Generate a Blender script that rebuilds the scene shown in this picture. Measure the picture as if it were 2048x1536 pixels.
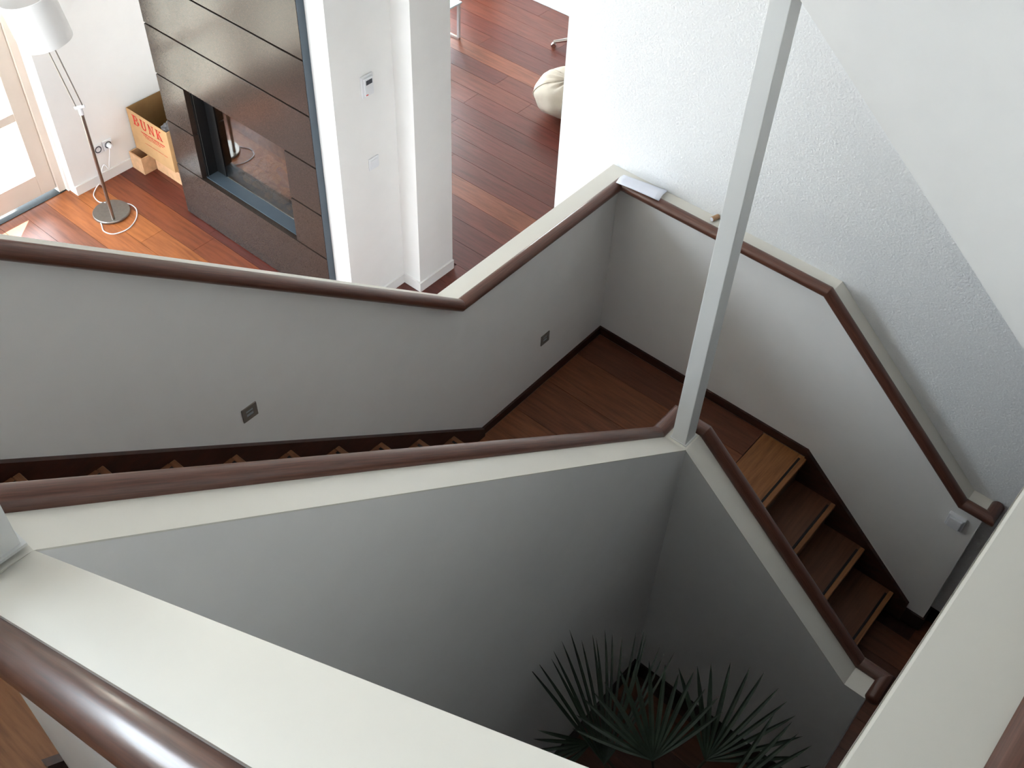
import bpy, bmesh, math, random
from mathutils import Vector, Matrix, Euler

for o in list(bpy.data.objects):
    bpy.data.objects.remove(o, do_unlink=True)
scene = bpy.context.scene
COL = scene.collection
random.seed(7)

# ------------------------------------------------------------------ camera
CAM = Vector((3.725, 2.3228, 4.253))
pitch, roll, yaw = -0.8306, 0.0494, -2.4746
fwd = Vector((math.cos(pitch)*math.cos(yaw), math.cos(pitch)*math.sin(yaw), math.sin(pitch)))
right = Vector((math.sin(yaw), -math.cos(yaw), 0))
up = right.cross(fwd)
rt = right*math.cos(roll) + up*math.sin(roll)
upv = -right*math.sin(roll) + up*math.cos(roll)
camd = bpy.data.cameras.new('camera')
camd.sensor_width = 36.0
camd.lens = 2164.3/2048*36.0
camd.clip_start = 0.02
cam = bpy.data.objects.new('camera', camd)
M = Matrix(((rt.x, upv.x, -fwd.x, CAM.x), (rt.y, upv.y, -fwd.y, CAM.y), (rt.z, upv.z, -fwd.z, CAM.z), (0, 0, 0, 1)))
cam.matrix_world = M
COL.objects.link(cam)
scene.camera = cam

# ------------------------------------------------------------------ light
W = bpy.data.worlds.new('sky'); scene.world = W; W.use_nodes = True
bgn = W.node_tree.nodes['Background']
bgn.inputs['Color'].default_value = (0.80, 0.90, 1.0, 1)
bgn.inputs['Strength'].default_value = 18.0
sund = bpy.data.lights.new('sun', 'SUN'); sund.energy = 55.0; sund.angle = 0.009
sund.color = (1.0, 0.93, 0.82)
sun = bpy.data.objects.new('sun', sund); COL.objects.link(sun)
sun.rotation_euler = Vector((0.60, 0.50, -0.80)).to_track_quat('-Z', 'Y').to_euler()
sun.location = (-3, -8, 8)
def portal(name, loc, sx, sy, d):
    l = bpy.data.lights.new(name, 'AREA'); l.shape = 'RECTANGLE'; l.size = sx; l.size_y = sy
    l.cycles.is_portal = True
    o = bpy.data.objects.new(name, l); COL.objects.link(o); o.location = loc
    o.rotation_euler = Vector(d).to_track_quat('-Z', 'Z').to_euler()
portal('portal_garden', (1.76, -4.42, .36), 1.9, 2.3, (0, 1, 0))
portal('portal_east', (6.56, -2.9, .2), 1.8, 1.8, (-1, 0, 0))
portal('portal_hall', (3.0, 6.22, 4.12), 1.2, 1.05, (0, -1, 0))
portal('portal_high', (4.6, -4.42, 3.25), 2.6, 2.3, (0, 1, 0))
portal('portal_dining', (-2.4, -4.42, 0.32), 2.1, 2.0, (0, 1, 0))
vs = scene.view_settings
vs.view_transform = 'Standard'; vs.look = 'None'; vs.gamma = 1.0; vs.use_curve_mapping = False
vs.exposure = 0.08

# ------------------------------------------------------------------ materials
def lin(c):
    return tuple(((v/255)/12.92 if v/255 <= .04045 else ((v/255+.055)/1.055)**2.4) for v in c) + (1,)
MATS = {}
def newmat(name):
    m = bpy.data.materials.new(name); m.use_nodes = True; MATS[name] = m
    nt = m.node_tree; return m, nt, nt.nodes['Principled BSDF']
def coords(nt, scale=(1, 1, 1)):
    g = nt.nodes.new('ShaderNodeNewGeometry'); mp = nt.nodes.new('ShaderNodeMapping')
    mp.inputs['Scale'].default_value = scale
    nt.links.new(g.outputs['Position'], mp.inputs['Vector']); return mp.outputs['Vector']
def noise(nt, vec, scale, detail=3, rough=.5):
    n = nt.nodes.new('ShaderNodeTexNoise'); n.inputs['Scale'].default_value = scale
    n.inputs['Detail'].default_value = detail; n.inputs['Roughness'].default_value = rough
    nt.links.new(vec, n.inputs['Vector']); return n.outputs['Fac']
def ramp(nt, fac, stops):
    r = nt.nodes.new('ShaderNodeValToRGB'); e = r.color_ramp.elements
    e[0].position, e[0].color = stops[0][0], stops[0][1]
    e[1].position, e[1].color = stops[-1][0], stops[-1][1]
    for p, c in stops[1:-1]:
        q = e.new(p); q.color = c
    nt.links.new(fac, r.inputs['Fac']); return r.outputs['Color']
def bump(nt, fac, p, strength, dist):
    b = nt.nodes.new('ShaderNodeBump'); b.inputs['Strength'].default_value = strength
    b.inputs['Distance'].default_value = dist
    nt.links.new(fac, b.inputs['Height']); nt.links.new(b.outputs['Normal'], p.inputs['Normal'])
def plain(name, c, rough=.5, metal=0, var=.04, scale=8, spec=.5, bumpy=0):
    m, nt, p = newmat(name)
    l = lin(c); f = noise(nt, coords(nt), scale)
    a = tuple(min(1, v*(1-var)) for v in l[:3])+(1,); b = tuple(min(1, v*(1+var)) for v in l[:3])+(1,)
    nt.links.new(ramp(nt, f, [(.3, a), (.7, b)]), p.inputs['Base Color'])
    p.inputs['Roughness'].default_value = rough; p.inputs['Metallic'].default_value = metal
    p.inputs['Specular IOR Level'].default_value = spec
    if bumpy:
        bump(nt, noise(nt, coords(nt), bumpy), p, .25, .002)
    return m
plain('wall_paint', (243, 241, 238), .55, var=.012, spec=.35)
plain('cap_paint', (232, 228, 218), .33, var=.01, spec=.4)
plain('cap_gloss', (226, 223, 214), .16, var=.01)
plain('post_paint', (230, 230, 228), .35, var=.01)
plain('skirting_white', (236, 233, 230), .4, var=.01)
plain('door_paint', (226, 212, 198), .4, var=.02)
plain('sill_stone', (46, 50, 50), .85, var=.12, scale=60)
plain('skirting_dark', (34, 17, 13), .4, var=.15, scale=20)
plain('black_strip', (9, 8, 8), .7)
plain('chrome', (205, 200, 195), .18, metal=1)
plain('brushed_steel', (150, 146, 140), .32, metal=1, var=.06, scale=40)
plain('lens_glass', (186, 192, 198), .25)
plain('light_frame', (122, 114, 106), .4, var=.05, scale=40)
plain('white_plastic', (236, 236, 238), .3, var=.01)
plain('shade_fabric', (243, 242, 240), .75, var=.01)
plain('paper', (236, 238, 248), .8, var=.01)
plain('cork', (176, 140, 110), .9, var=.2, scale=300, bumpy=400)
plain('cardboard', (190, 150, 104), .85, var=.06, scale=14)
plain('cardboard_inside', (142, 108, 66), .9, var=.08, scale=14)
plain('red_print', (200, 52, 40), .8)
plain('crate_wood', (214, 170, 130), .7, var=.12, scale=25)
plain('black_metal', (16, 17, 18), .45)
plain('firebox_ledge', (70, 82, 92), .45)
plain('firebox_lining', (122, 96, 66), .8, var=.25, scale=30)
plain('ember', (150, 122, 90), .95, var=.3, scale=120, bumpy=90)
plain('grey_lump', (92, 90, 92), .6, var=.3, scale=60)
plain('display', (84, 86, 92), .25)
plain('beanbag', (203, 190, 172), .9, var=.07, scale=9, bumpy=60)
plain('palm_green', (52, 66, 50), .45, var=.25, scale=20)
plain('palm_stem', (70, 62, 42), .7, var=.25, scale=30)
plain('pot_clay', (38, 36, 34), .6, var=.1)
plain('soil', (32, 24, 19), .95, var=.3, scale=90, bumpy=60)
plain('table_metal', (196, 192, 190), .35)
plain('glass_white', (208, 226, 232), .05, var=.01)
plain('terrace', (150, 148, 138), .9, var=.06, scale=3)
plain('hedge', (70, 100, 48), .9, var=.35, scale=5)

m, nt, p = newmat('plaster')      # coarse spray plaster
p.inputs['Base Color'].default_value = lin((241, 241, 241)); p.inputs['Roughness'].default_value = .75
p.inputs['Specular IOR Level'].default_value = .25
bump(nt, noise(nt, coords(nt), 95, 4, .6), p, .9, .006)

def wood(name, stops, gx, gy, gz, rough, use_obj=False, coat=0.0):
    m, nt, p = newmat(name)
    v = coords(nt, (gx, gy, gz))
    f = noise(nt, v, 3.2, 6, .62)
    c = ramp(nt, f, stops)
    if use_obj:
        oi = nt.nodes.new('ShaderNodeObjectInfo'); mx = nt.nodes.new('ShaderNodeMix')
        mx.data_type = 'RGBA'; mx.blend_type = 'MULTIPLY'; mx.inputs[0].default_value = 1
        nt.links.new(c, mx.inputs[6]); nt.links.new(oi.outputs['Color'], mx.inputs[7]); c = mx.outputs[2]
    nt.links.new(c, p.inputs['Base Color'])
    p.inputs['Roughness'].default_value = rough
    p.inputs['Coat Weight'].default_value = coat; p.inputs['Coat Roughness'].default_value = .15
    bump(nt, f, p, .08, .001)
    return m
wood('plank_wood', [(.3, (.60, .55, .5, 1)), (.5, (.9, .88, .85, 1)), (.72, (1.15, 1.15, 1.15, 1))], 14, 1.1, 8, .36, True)
wood('tread_wood_y', [(.3, (.55, .5, .45, 1)), (.5, (.9, .88, .85, 1)), (.72, (1.2, 1.2, 1.2, 1))], 16, 1.2, 12, .42, True)
wood('tread_wood_x', [(.3, (.55, .5, .45, 1)), (.5, (.9, .88, .85, 1)), (.72, (1.2, 1.2, 1.2, 1))], 1.2, 16, 12, .42, True)
m, nt, p = newmat('rail_wood')
uvn = nt.nodes.new('ShaderNodeUVMap'); uvn.uv_map = 'grain'; mp = nt.nodes.new('ShaderNodeMapping'); mp.inputs['Scale'].default_value = (2.2, 14, 1)
nt.links.new(uvn.outputs[0], mp.inputs[0])
f = noise(nt, mp.outputs[0], 3.0, 6, .62)
nt.links.new(ramp(nt, f, [(.3, lin((72, 42, 31))), (.55, lin((98, 60, 46))), (.75, lin((116, 74, 57)))]), p.inputs['Base Color'])
p.inputs['Roughness'].default_value = .34; p.inputs['Coat Weight'].default_value = .25; p.inputs['Coat Roughness'].default_value = .15
bump(nt, f, p, .06, .001)
wood('stringer_wood', [(.3, lin((40, 20, 14))), (.55, lin((58, 29, 20))), (.75, lin((72, 38, 26)))], 4, 4, 12, .4)

m, nt, p = newmat('granite')
v = coords(nt)
vo = nt.nodes.new('ShaderNodeTexVoronoi'); vo.inputs['Scale'].default_value = 190
nt.links.new(v, vo.inputs['Vector'])
c1 = ramp(nt, noise(nt, v, 210, 4, .7), [(.3, lin((44, 36, 33))), (.52, lin((58, 48, 43))), (.64, lin((70, 57, 49))), (.78, lin((104, 90, 80)))])
nt.links.new(c1, p.inputs['Base Color'])
p.inputs['Roughness'].default_value = .2
p.inputs['IOR'].default_value = 1.45
p.inputs['Specular IOR Level'].default_value = .33

def glassmat(name, tint, f0):
    """thin pane: transparent with a Schlick reflection"""
    m = bpy.data.materials.new(name); m.use_nodes = True; nt = m.node_tree; MATS[name] = m
    nt.nodes.clear()
    out = nt.nodes.new('ShaderNodeOutputMaterial'); mx = nt.nodes.new('ShaderNodeMixShader')
    tr = nt.nodes.new('ShaderNodeBsdfTransparent'); gl = nt.nodes.new('ShaderNodeBsdfGlossy')
    lw = nt.nodes.new('ShaderNodeLayerWeight'); lw.inputs['Blend'].default_value = .5
    pw = nt.nodes.new('ShaderNodeMath'); pw.operation = 'POWER'; pw.inputs[1].default_value = 5
    ma = nt.nodes.new('ShaderNodeMath'); ma.operation = 'MULTIPLY_ADD'; ma.inputs[1].default_value = 1-f0; ma.inputs[2].default_value = f0
    tr.inputs['Color'].default_value = tint; gl.inputs['Roughness'].default_value = 0
    nt.links.new(lw.outputs['Facing'], pw.inputs[0]); nt.links.new(pw.outputs[0], ma.inputs[0]); nt.links.new(ma.outputs[0], mx.inputs[0])
    nt.links.new(tr.outputs[0], mx.inputs[1]); nt.links.new(gl.outputs[0], mx.inputs[2])
    nt.links.new(mx.outputs[0], out.inputs['Surface'])
glassmat('pane_glass', (.97, .98, .98, 1), .04)
glassmat('fire_glass', (.74, .70, .66, 1), .16)

# ------------------------------------------------------------------ helpers
def box(bm, x0, x1, y0, y1, z0, z1, bev=0):
    vs_ = [bm.verts.new(c) for c in ((x0,y0,z0),(x1,y0,z0),(x1,y1,z0),(x0,y1,z0),(x0,y0,z1),(x1,y0,z1),(x1,y1,z1),(x0,y1,z1))]
    fs = [bm.faces.new([vs_[i] for i in f]) for f in ((3,2,1,0),(4,5,6,7),(0,1,5,4),(1,2,6,5),(2,3,7,6),(3,0,4,7))]
    if bev:
        es = list({e for f in fs for e in f.edges})
        bmesh.ops.bevel(bm, geom=es, offset=bev, segments=2, affect='EDGES', profile=.5)
    return bm
def B(*a, bev=0):
    return box(bmesh.new(), *a, bev=bev)
def prism(bm, pts, axis, a0, a1):
    """pts: 2D polygon; axis 'y': pts are (x,z); axis 'x': pts are (y,z); axis 'z': (x,y)"""
    def P(q, a):
        if axis == 'y': return (q[0], a, q[1])
        if axis == 'x': return (a, q[0], q[1])
        return (q[0], q[1], a)
    va = [bm.verts.new(P(q, a0)) for q in pts]; vb = [bm.verts.new(P(q, a1)) for q in pts]
    bm.faces.new(va); bm.faces.new(vb[::-1])
    n = len(pts)
    for i in range(n):
        bm.faces.new((va[i], vb[i], vb[(i+1) % n], va[(i+1) % n]))
    bmesh.ops.recalc_face_normals(bm, faces=bm.faces)
    return bm
def PR(pts, axis, a0, a1):
    return prism(bmesh.new(), pts, axis, a0, a1)
def lathe(bm, c, prof, n=32, axis=Vector((0, 0, 1))):
    q = Vector((0, 0, 1)).rotation_difference(axis.normalized())
    rings = []
    for r, z in prof:
        rings.append([bm.verts.new(Vector(c) + q @ Vector((max(r, 1e-5)*math.cos(2*math.pi*i/n), max(r, 1e-5)*math.sin(2*math.pi*i/n), z))) for i in range(n)])
    for a, b in zip(rings, rings[1:]):
        for i in range(n):
            bm.faces.new((a[i], a[(i+1) % n], b[(i+1) % n], b[i]))
    if prof[0][0] > 1e-4 and False:
        bm.faces.new(rings[0])
    bmesh.ops.recalc_face_normals(bm, faces=bm.faces)
    return bm
def tube(bm, pts, r, n=10, caps=True):
    pts = [Vector(q) for q in pts]; rings = []
    prev = None
    for i, q in enumerate(pts):
        t = ((pts[min(i+1, len(pts)-1)]-pts[max(i-1, 0)])).normalized()
        if prev is None:
            a = t.cross(Vector((0, 0, 1)))
            if a.length < 1e-3: a = t.cross(Vector((1, 0, 0)))
        else:
            a = prev - t*prev.dot(t)
        a.normalize(); b = t.cross(a); prev = a
        rr = r[i] if isinstance(r, (list, tuple)) else r
        rings.append([bm.verts.new(q + (a*math.cos(2*math.pi*k/n)+b*math.sin(2*math.pi*k/n))*rr) for k in range(n)])
    for A, C in zip(rings, rings[1:]):
        for k in range(n):
            bm.faces.new((A[k], A[(k+1) % n], C[(k+1) % n], C[k]))
    if caps:
        bm.faces.new(rings[0][::-1]); bm.faces.new(rings[-1])
    return bm
def smooth_path(pts, sub=8):
    pts = [Vector(q) for q in pts]; out = []
    for i in range(len(pts)-1):
        p0 = pts[max(i-1, 0)]; p1 = pts[i]; p2 = pts[i+1]; p3 = pts[min(i+2, len(pts)-1)]
        for k in range(sub):
            t = k/sub
            out.append(.5*((2*p1)+(p2-p0)*t+(2*p0-5*p1+4*p2-p3)*t*t+(3*p1-p0-3*p2+p3)*t**3))
    out.append(pts[-1]); return out
def obj(name, bm, mat, parent=None, smooth=False, color=None, cap=None):
    me = bpy.data.meshes.new(name)
    if parent is not None:
        base = parent['_w']
    else:
        xs = [v.co for v in bm.verts]
        base = [(min(v[i] for v in xs)+max(v[i] for v in xs))/2 for i in range(2)] + [min(v.z for v in xs)]
    bmesh.ops.translate(bm, verts=bm.verts, vec=-Vector(base))
    bm.normal_update(); bm.to_mesh(me); bm.free()
    if smooth:
        for q in me.polygons: q.use_smooth = True
        if smooth != 'all':
            me.set_sharp_from_angle(angle=math.radians(40))
    me.materials.append(MATS[mat])
    o = bpy.data.objects.new(name, me); COL.objects.link(o)
    o['_w'] = list(base)
    if parent is not None:
        o.parent = parent
    else:
        o.location = base
    if color: o.color = color
    return o
def thing(name, loc, label, cat, group=None):
    o = bpy.data.objects.new(name, None); COL.objects.link(o); o.location = loc; o['_w'] = list(loc)
    o.empty_display_size = .05
    return tag(o, label, cat, group)
def tag(o, label, cat, group=None):
    o['label'] = label; o['category'] = cat
    if group: o['group'] = group
    return o
def struct(name, bm, mat, label=None, cat=None, **k):
    o = obj(name, bm, mat, **k); o['kind'] = 'structure'
    if label: o['label'] = label
    if cat: o['category'] = cat
    return o

# ------------------------------------------------------------------ levels
ZF = -0.7925          # ground floor (living room, well)
ZL = -0.0525          # first landing
R1, G1 = .185, .2243
R2, G2 = .19, .2345
Z2 = ZL + 10*R2       # second landing
ZU = Z2 + 4*R1        # upper floor
HC = 1.0              # cap of outer walls at the landing
P1, P2 = .8245, .818
XC, YC = 1.204, 1.19
WL, WR = .105, .092
YK, YE = 2.106, 2.205
WX, WY, HI = 1.192, 1.205, .985
TM, TN = .107, .106
YNK, YNE = 2.121, 2.215
XO, PO = 3.4615, .7465
ZO = HI + P2*(XO-WX)
TOP = 5.3
CT = .005             # cap thickness
XE, YW, YX = 6.4, 6.05, -4.28

# ------------------------------------------------------------------ shell
floor = struct('floor', B(-3.9, 6.6, -4.28, 6.2, ZF-.25, ZF-.014), 'stringer_wood', 'dark red-brown timber plank floor of the ground level', 'floor')
# far wall of the room behind
struct('wall_back', B(-3.9, -3.75, -4.44, 3.2, ZF-.2, 2.6), 'wall_paint', 'white far wall of the room with the beanbag', 'wall')
struct('baseboard_back', B(-3.75, -3.735, -4.12, 3.0, ZF, ZF+.07), 'skirting_white', 'white skirting along the far wall behind the beanbag', 'baseboard')
struct('wall_dining_end', B(-3.75, -.242, 3.05, 3.2, ZF-.2, 2.6), 'wall_paint', 'white end wall of the room with the beanbag', 'wall')
struct('ceiling_dining', B(-3.9, -.242, -4.44, 3.2, 2.6, 2.75), 'wall_paint', 'white ceiling over the room with the beanbag', 'ceiling')
# textured full-height wall
struct('wall_plaster', B(-.242, -WR, -.45, 6.05, ZF-.1, TOP), 'plaster', 'tall white wall of coarse plaster beside the lower stair flight', 'wall')
# closing wall above the opening to the dining room
struct('wall_void', B(-.242, -.14, -1.55, -.45, 2.6, TOP), 'wall_paint', 'white wall above the opening to the room behind', 'wall')

# exterior wall (garden side): openings door zone x .83..5.6 , dining window
YI = -4.12
WH = 1.5
ext = [(-3.9, -3.45, ZF-.2, 2.75), (-1.35, .815, ZF-.2, TOP), (-3.45, -1.35, 1.3, 2.75), (-3.45, -1.35, ZF-.2, ZF+.12),
       (2.7, 3.3, ZF-.2, TOP), (.815, 2.7, WH, TOP), (3.3, 5.9, ZF-.2, 2.1), (3.3, 5.9, 4.4, TOP), (5.9, 6.6, ZF-.2, TOP), (-3.9, -1.35, 2.75, TOP)]
bm = bmesh.new()
for x0, x1, z0, z1 in ext:
    box(bm, x0, x1, -4.44, YI, z0, z1)
struct('wall_garden', bm, 'wall_paint', 'white outer wall with the glazed garden door and wall sockets', 'wall')
struct('baseboard_garden', B(.24, .80, YI, YI+.013, ZF, ZF+.075), 'skirting_white', 'white skirting below the wall sockets beside the garden door', 'baseboard')
struct('baseboard_reveal', B(.80, .814, -4.27, YI+.013, ZF, ZF+.075), 'skirting_white', 'short white skirting in the garden door reveal', 'baseboard')
bm = bmesh.new()
for y0, y1, z0, z1 in ((-4.44, -3.8, ZF-.2, TOP), (-2.0, -.003, ZF-.2, TOP), (-3.8, -2.0, ZF-.2, ZF+.1), (-3.8, -2.0, 1.1, TOP)):
    box(bm, XE, XE+.2, y0, y1, z0, z1)
struct('wall_east', bm, 'wall_paint', 'white end wall of the living room', 'wall')
bm = bmesh.new()
for x0, x1, z0, z1 in ((-.242, 2.4, ZF-.2, TOP), (3.6, 4.78, ZF-.2, TOP), (2.4, 3.6, ZF-.2, 3.6), (2.4, 3.6, 4.65, TOP)):
    box(bm, x0, x1, YW, YW+.2, z0, z1)
struct('wall_hall', bm, 'wall_paint', 'white end wall of the upper hall', 'wall')
struct('wall_living_end', B(4.78, XE, -WL, -.003, ZF-.2, TOP), 'wall_paint', 'white wall of the living room beyond the stairs', 'wall')
struct('ceiling', box(B(-3.9, 4.78, -4.44, 6.25, TOP, TOP+.15), 4.78, XE+.2, -4.44, 0, TOP, TOP+.15), 'wall_paint', 'white ceiling high above the stairwell', 'ceiling')
# upper floor slab
struct('floor_upper', B(-WR, 4.66, 2.398, YW, ZU-.3, ZU), 'stringer_wood', 'dark timber floor of the upper hall', 'floor')
struct('wall_stair_near', B(4.66, 4.78, -WL, YW+.2, ZF-.1, TOP), 'wall_paint', 'white wall closing the near side of the upper flight', 'wall')

# chimney breast and pier
XF, YF = .335, -1.703
struct('wall_chimney', B(-.136, XF, -3.37, YF, ZF-.1, TOP), 'wall_paint', 'white chimney breast carrying the stone fireplace', 'wall')
struct('wall_pier', B(-.46, -.136, -3.37, -1.551, ZF-.1, TOP), 'wall_paint', 'white wall pier between fireplace and the opening behind', 'wall')
struct('wall_niche', B(-.46, -.12, -4.3, -3.37, ZF-.1, TOP), 'wall_paint', 'white niche wall behind the cardboard box', 'wall')
bm = bmesh.new()
box(bm, -.136, XF, YF, YF+.013, ZF, ZF+.075)
struct('baseboard_chimney', bm, 'skirting_white', 'white skirting along the side of the chimney breast', 'baseboard')
struct('baseboard_pier_face', B(-.136, -.123, YF+.013, -1.538, ZF, ZF+.075), 'skirting_white', 'short white skirting on the face of the wall pier', 'baseboard')
struct('baseboard_pier', B(-.46, -.136, -1.551, -1.538, ZF, ZF+.075), 'skirting_white', 'white skirting on the end of the wall pier', 'baseboard')

# ---- stair walls
def cap_poly(line, axis, a0, a1, parent, name='cap', t=CT):
    pts = [(u, z) for u, z in line] + [(u, z-t) for u, z in line[::-1]]
    return obj(name, PR(pts, axis, a0, a1), 'cap_paint', parent)
XT = 4.655
def lz(x): return HC if x <= XC else HC + P2*(x-XC)
lineL = [(-WR+.001, HC), (XC, HC), (3.5, lz(3.5)), (XT, lz(3.5))]
wl = struct('wall_left', PR([(-WR+.001, ZF), (XT, ZF)] + [(x, z-CT) for x, z in lineL[::-1]], 'y', -WL, 0), 'wall_paint',
            'white stair wall between living room and the long rising flight', 'wall')
cap_poly(lineL, 'y', -WL, 0, wl)
zr = HC - P1*(YK-YC)
lineR = [(0, HC), (YC, HC), (YK, zr), (YE, zr)]
wr = struct('wall_right', PR([(0, ZF), (YE, ZF)] + [(y, z-CT) for y, z in lineR[::-1]], 'x', -WR, 0), 'wall_paint',
            'white ledge wall against the coarse plaster wall beside the lower flight', 'wall')
cap_poly(lineR, 'x', -WR, 0, wr)
lineM = [(WX-TN, HI), (WX, HI), (XO, ZO), (XO+.108, ZO+.01)]
wm = struct('wall_middle', PR([(WX-TN, ZF), (XO+.108, ZF)] + [(x, z-CT) for x, z in lineM[::-1]], 'y', WY-TM, WY), 'wall_paint',
            'white stair wall between the long flight and the open well', 'wall')
cap_poly(lineM, 'y', WY-TM, WY, wm)
zn = HI - P1*(YNK-WY)
lineN = [(WY, HI), (YNK, zn), (YNE, zn)]
wn = struct('wall_well_far', PR([(WY, ZF), (YNE, ZF)] + [(y, z-CT) for y, z in lineN[::-1]], 'x', WX-TN, WX), 'wall_paint',
            'white sloping wall between the lower flight and the well with the palm', 'wall')
cap_poly(lineN, 'x', WX-TN, WX, wn)
lineO = [(WY, ZO), (2.313, ZO+PO*(2.313-WY))]
wo = struct('wall_well_near', PR([(WY, ZF), (2.313, ZF)] + [(y, z-CT) for y, z in lineO[::-1]], 'x', XO, XO+.108), 'wall_paint',
            'white sloping wall with a broad glossy top in the foreground', 'wall')
cap_poly(lineO, 'x', XO, XO+.108, wo)
ZP = 3.50
wp = struct('wall_guard', B(WX-TN, XO+.108, 2.315, 2.391, ZU-.32, ZP-CT), 'wall_paint',
            'white guard wall of the upper floor at the right edge', 'wall')
obj('cap', B(WX-TN, XO+.108, 2.313, 2.400, ZP-CT, ZP, bev=.004), 'cap_paint', wp)
# flight above (its side wall hangs over the lower flight)
s4 = .786
def sz(y): return 2.868 - s4*(y-1.221)
wu = struct('wall_flight_above', PR([(1.10, sz(1.221)), (1.221, sz(1.221)), (2.312, sz(2.312)), (2.312, sz(2.312)+1.3), (1.221, 4.25), (1.10, 4.25)], 'x', WX-TN, WX), 'wall_paint',
            'plain white side wall of the flight above at the upper right', 'wall')
struct('ceiling_flight_above', PR([(1.2, sz(1.2)+.02), (2.39, sz(2.39)+.02), (2.39, sz(2.39)+.35), (1.2, sz(1.2)+.35)], 'x', -WR, WX-TN), 'wall_paint', 'sloping underside of the flight above', 'ceiling')
struct('ceiling_landing_above', B(-WR, WX-TN, 0, 1.2, 2.888, 3.25), 'wall_paint', 'underside of the landing above the lower landing', 'ceiling')
struct('ceiling_long_flight_above', PR([(WX-TN, 2.888), (2.6, 2.888+P2*1.5), (2.6, 3.25+P2*1.5), (WX-TN, 3.25)], 'y', 0, WY), 'wall_paint', 'sloping underside of the long flight above', 'ceiling')

# dark skirtings / stringers -------------------------------------------------
SK = .018
struct('baseboard_left', PR([(0, ZL), (1.004, ZL), (1.004, 0), (0, 0)], 'y', 0, .012), 'stringer_wood', 'dark timber skirting of the landing along the left stair wall', 'baseboard')
struct('baseboard_right', B(0, .012, .012, 1.338, ZL, 0), 'stringer_wood', 'dark timber skirting of the landing along the right ledge wall', 'baseboard')
struct('baseboard_well', B(WX, WX+.012, WY+.012, YNE, ZF, ZF+.105), 'skirting_dark', 'dark skirting at the bottom of the well', 'baseboard')
struct('baseboard_well_side', B(WX, XO, WY, WY+.012, ZF, ZF+.105), 'skirting_dark', 'dark skirting of the well below the long flight', 'baseboard')
struct('baseboard_ledge_end', B(-WR, .012, YE, YE+.012, ZF, ZF+.105), 'skirting_dark', 'dark skirting on the end of the ledge wall', 'baseboard')
struct('baseboard_ledge', B(0, .012, 2.10, YE, ZF, ZF+.105), 'skirting_dark', 'dark skirting at the foot of the ledge wall', 'baseboard')
struct('baseboard_plaster', B(-WR, -WR+.012, YE+.012, 5.9, ZF, ZF+.105), 'skirting_dark', 'dark skirting below the coarse plaster wall', 'baseboard')

# ------------------------------------------------------------------ ground floor planks
PW = .19
def plank(parent, x0, x1, y0, y1, z1, mat, col, t=.014, g=.0012):
    return obj('plank', B(x0+g, x1-g, y0+g, y1-g, z1-t, z1), mat, parent, color=col)
PAL = [(.135, .031, .021, 1), (.12, .027, .019, 1), (.15, .037, .023, 1), (.16, .042, .025, 1), (.11, .024, .017, 1), (.13, .030, .020, 1)]
LIGHT = (.235, .070, .034, 1)
def solid(x, y):
    return (-.46 < x < XF and -3.40 < y < -1.54 and x < .33) and (x < -.136 or y < YF)
row = 0
x = -3.73
rnd = random.Random(3)
while x < 1.75:
    segs = []
    y0, y1 = -4.27, -.107
    if x+PW > -.24 and x < .0 : y1 = -.46 if x+PW < -.09 else -.107
    y = y0 + rnd.uniform(-1.4, -.2)
    while y < y1:
        L = rnd.uniform(1.7, 2.4); a, b = max(y, y0), min(y+L, y1)
        if b-a > .05:
            col = rnd.choice(PAL)
            xm = x+PW/2
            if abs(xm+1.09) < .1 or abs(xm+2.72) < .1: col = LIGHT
            if .62 < xm < .95: col = rnd.choice([(.42, .135, .035, 1), (.37, .115, .032, 1)])  # living room rows: sunlit orange painted into the plank colours
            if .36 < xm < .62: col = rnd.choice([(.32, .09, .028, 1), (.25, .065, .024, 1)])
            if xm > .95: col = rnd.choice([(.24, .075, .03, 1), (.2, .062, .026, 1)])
            # cut where the chimney / niche walls stand
            cuts = [(a, b)]
            if -.46 < xm < .335:
                cuts = [(a, min(b, -4.28))] if xm < -.12 else [(a, min(b, -3.37))]
                cuts.append((max(a, -1.55 if xm < -.13 else YF), b))
            for c, d in cuts:
                if d-c > .04: plank(floor, x, x+PW, c, d, ZF, 'plank_wood', col)
        y += L
    x += PW; row += 1
# planks in the stair hall and well
x = -.09
while x < 3.4:
    y0 = WY+.01 if x > WX-.02 else 2.0
    plank(floor, x, min(x+PW, 3.46), y0 if x > .0 else YE, 3.2, ZF, 'plank_wood', rnd.choice([(.13, .042, .02, 1), (.11, .036, .018, 1), (.15, .05, .023, 1)]))
    x += PW

# ------------------------------------------------------------------ stairs
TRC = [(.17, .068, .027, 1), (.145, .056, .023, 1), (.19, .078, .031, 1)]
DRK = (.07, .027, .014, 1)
land = thing('stair_landing', (.5, .6, ZL-.03), 'square dark timber landing between the two visible stair flights', 'landing')
for x0, x1, c in ((.012, .218, (.13, .042, .02, 1)), (.218, .484, (.20, .066, .027, 1)), (.484, .752, (.19, .062, .026, 1)), (.752, 1.26, (.23, .078, .031, 1))):
    if x1 < 1.1:
        plank(land, x0, x1, .012, 1.09, ZL, 'tread_wood_y', c, t=.03)
    else:
        plank(land, x0, x1, .012, WY-TM-.002, ZL, 'tread_wood_y', c, t=.03)
nb = obj('nosing_board', B(.012, WX-TN-.002, 1.092, 1.352, ZL-.03, ZL, bev=.004), 'tread_wood_x', land, color=(.30, .12, .04, 1))
obj('grip_strip', B(.04, WX-TN-.03, 1.313, 1.325, ZL-.002, ZL+.0015), 'black_strip', land)
obj('landing_base', B(.004, WX-TN-.004, .004, 1.30, ZL-.2, ZL-.031), 'stringer_wood', land)

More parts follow.
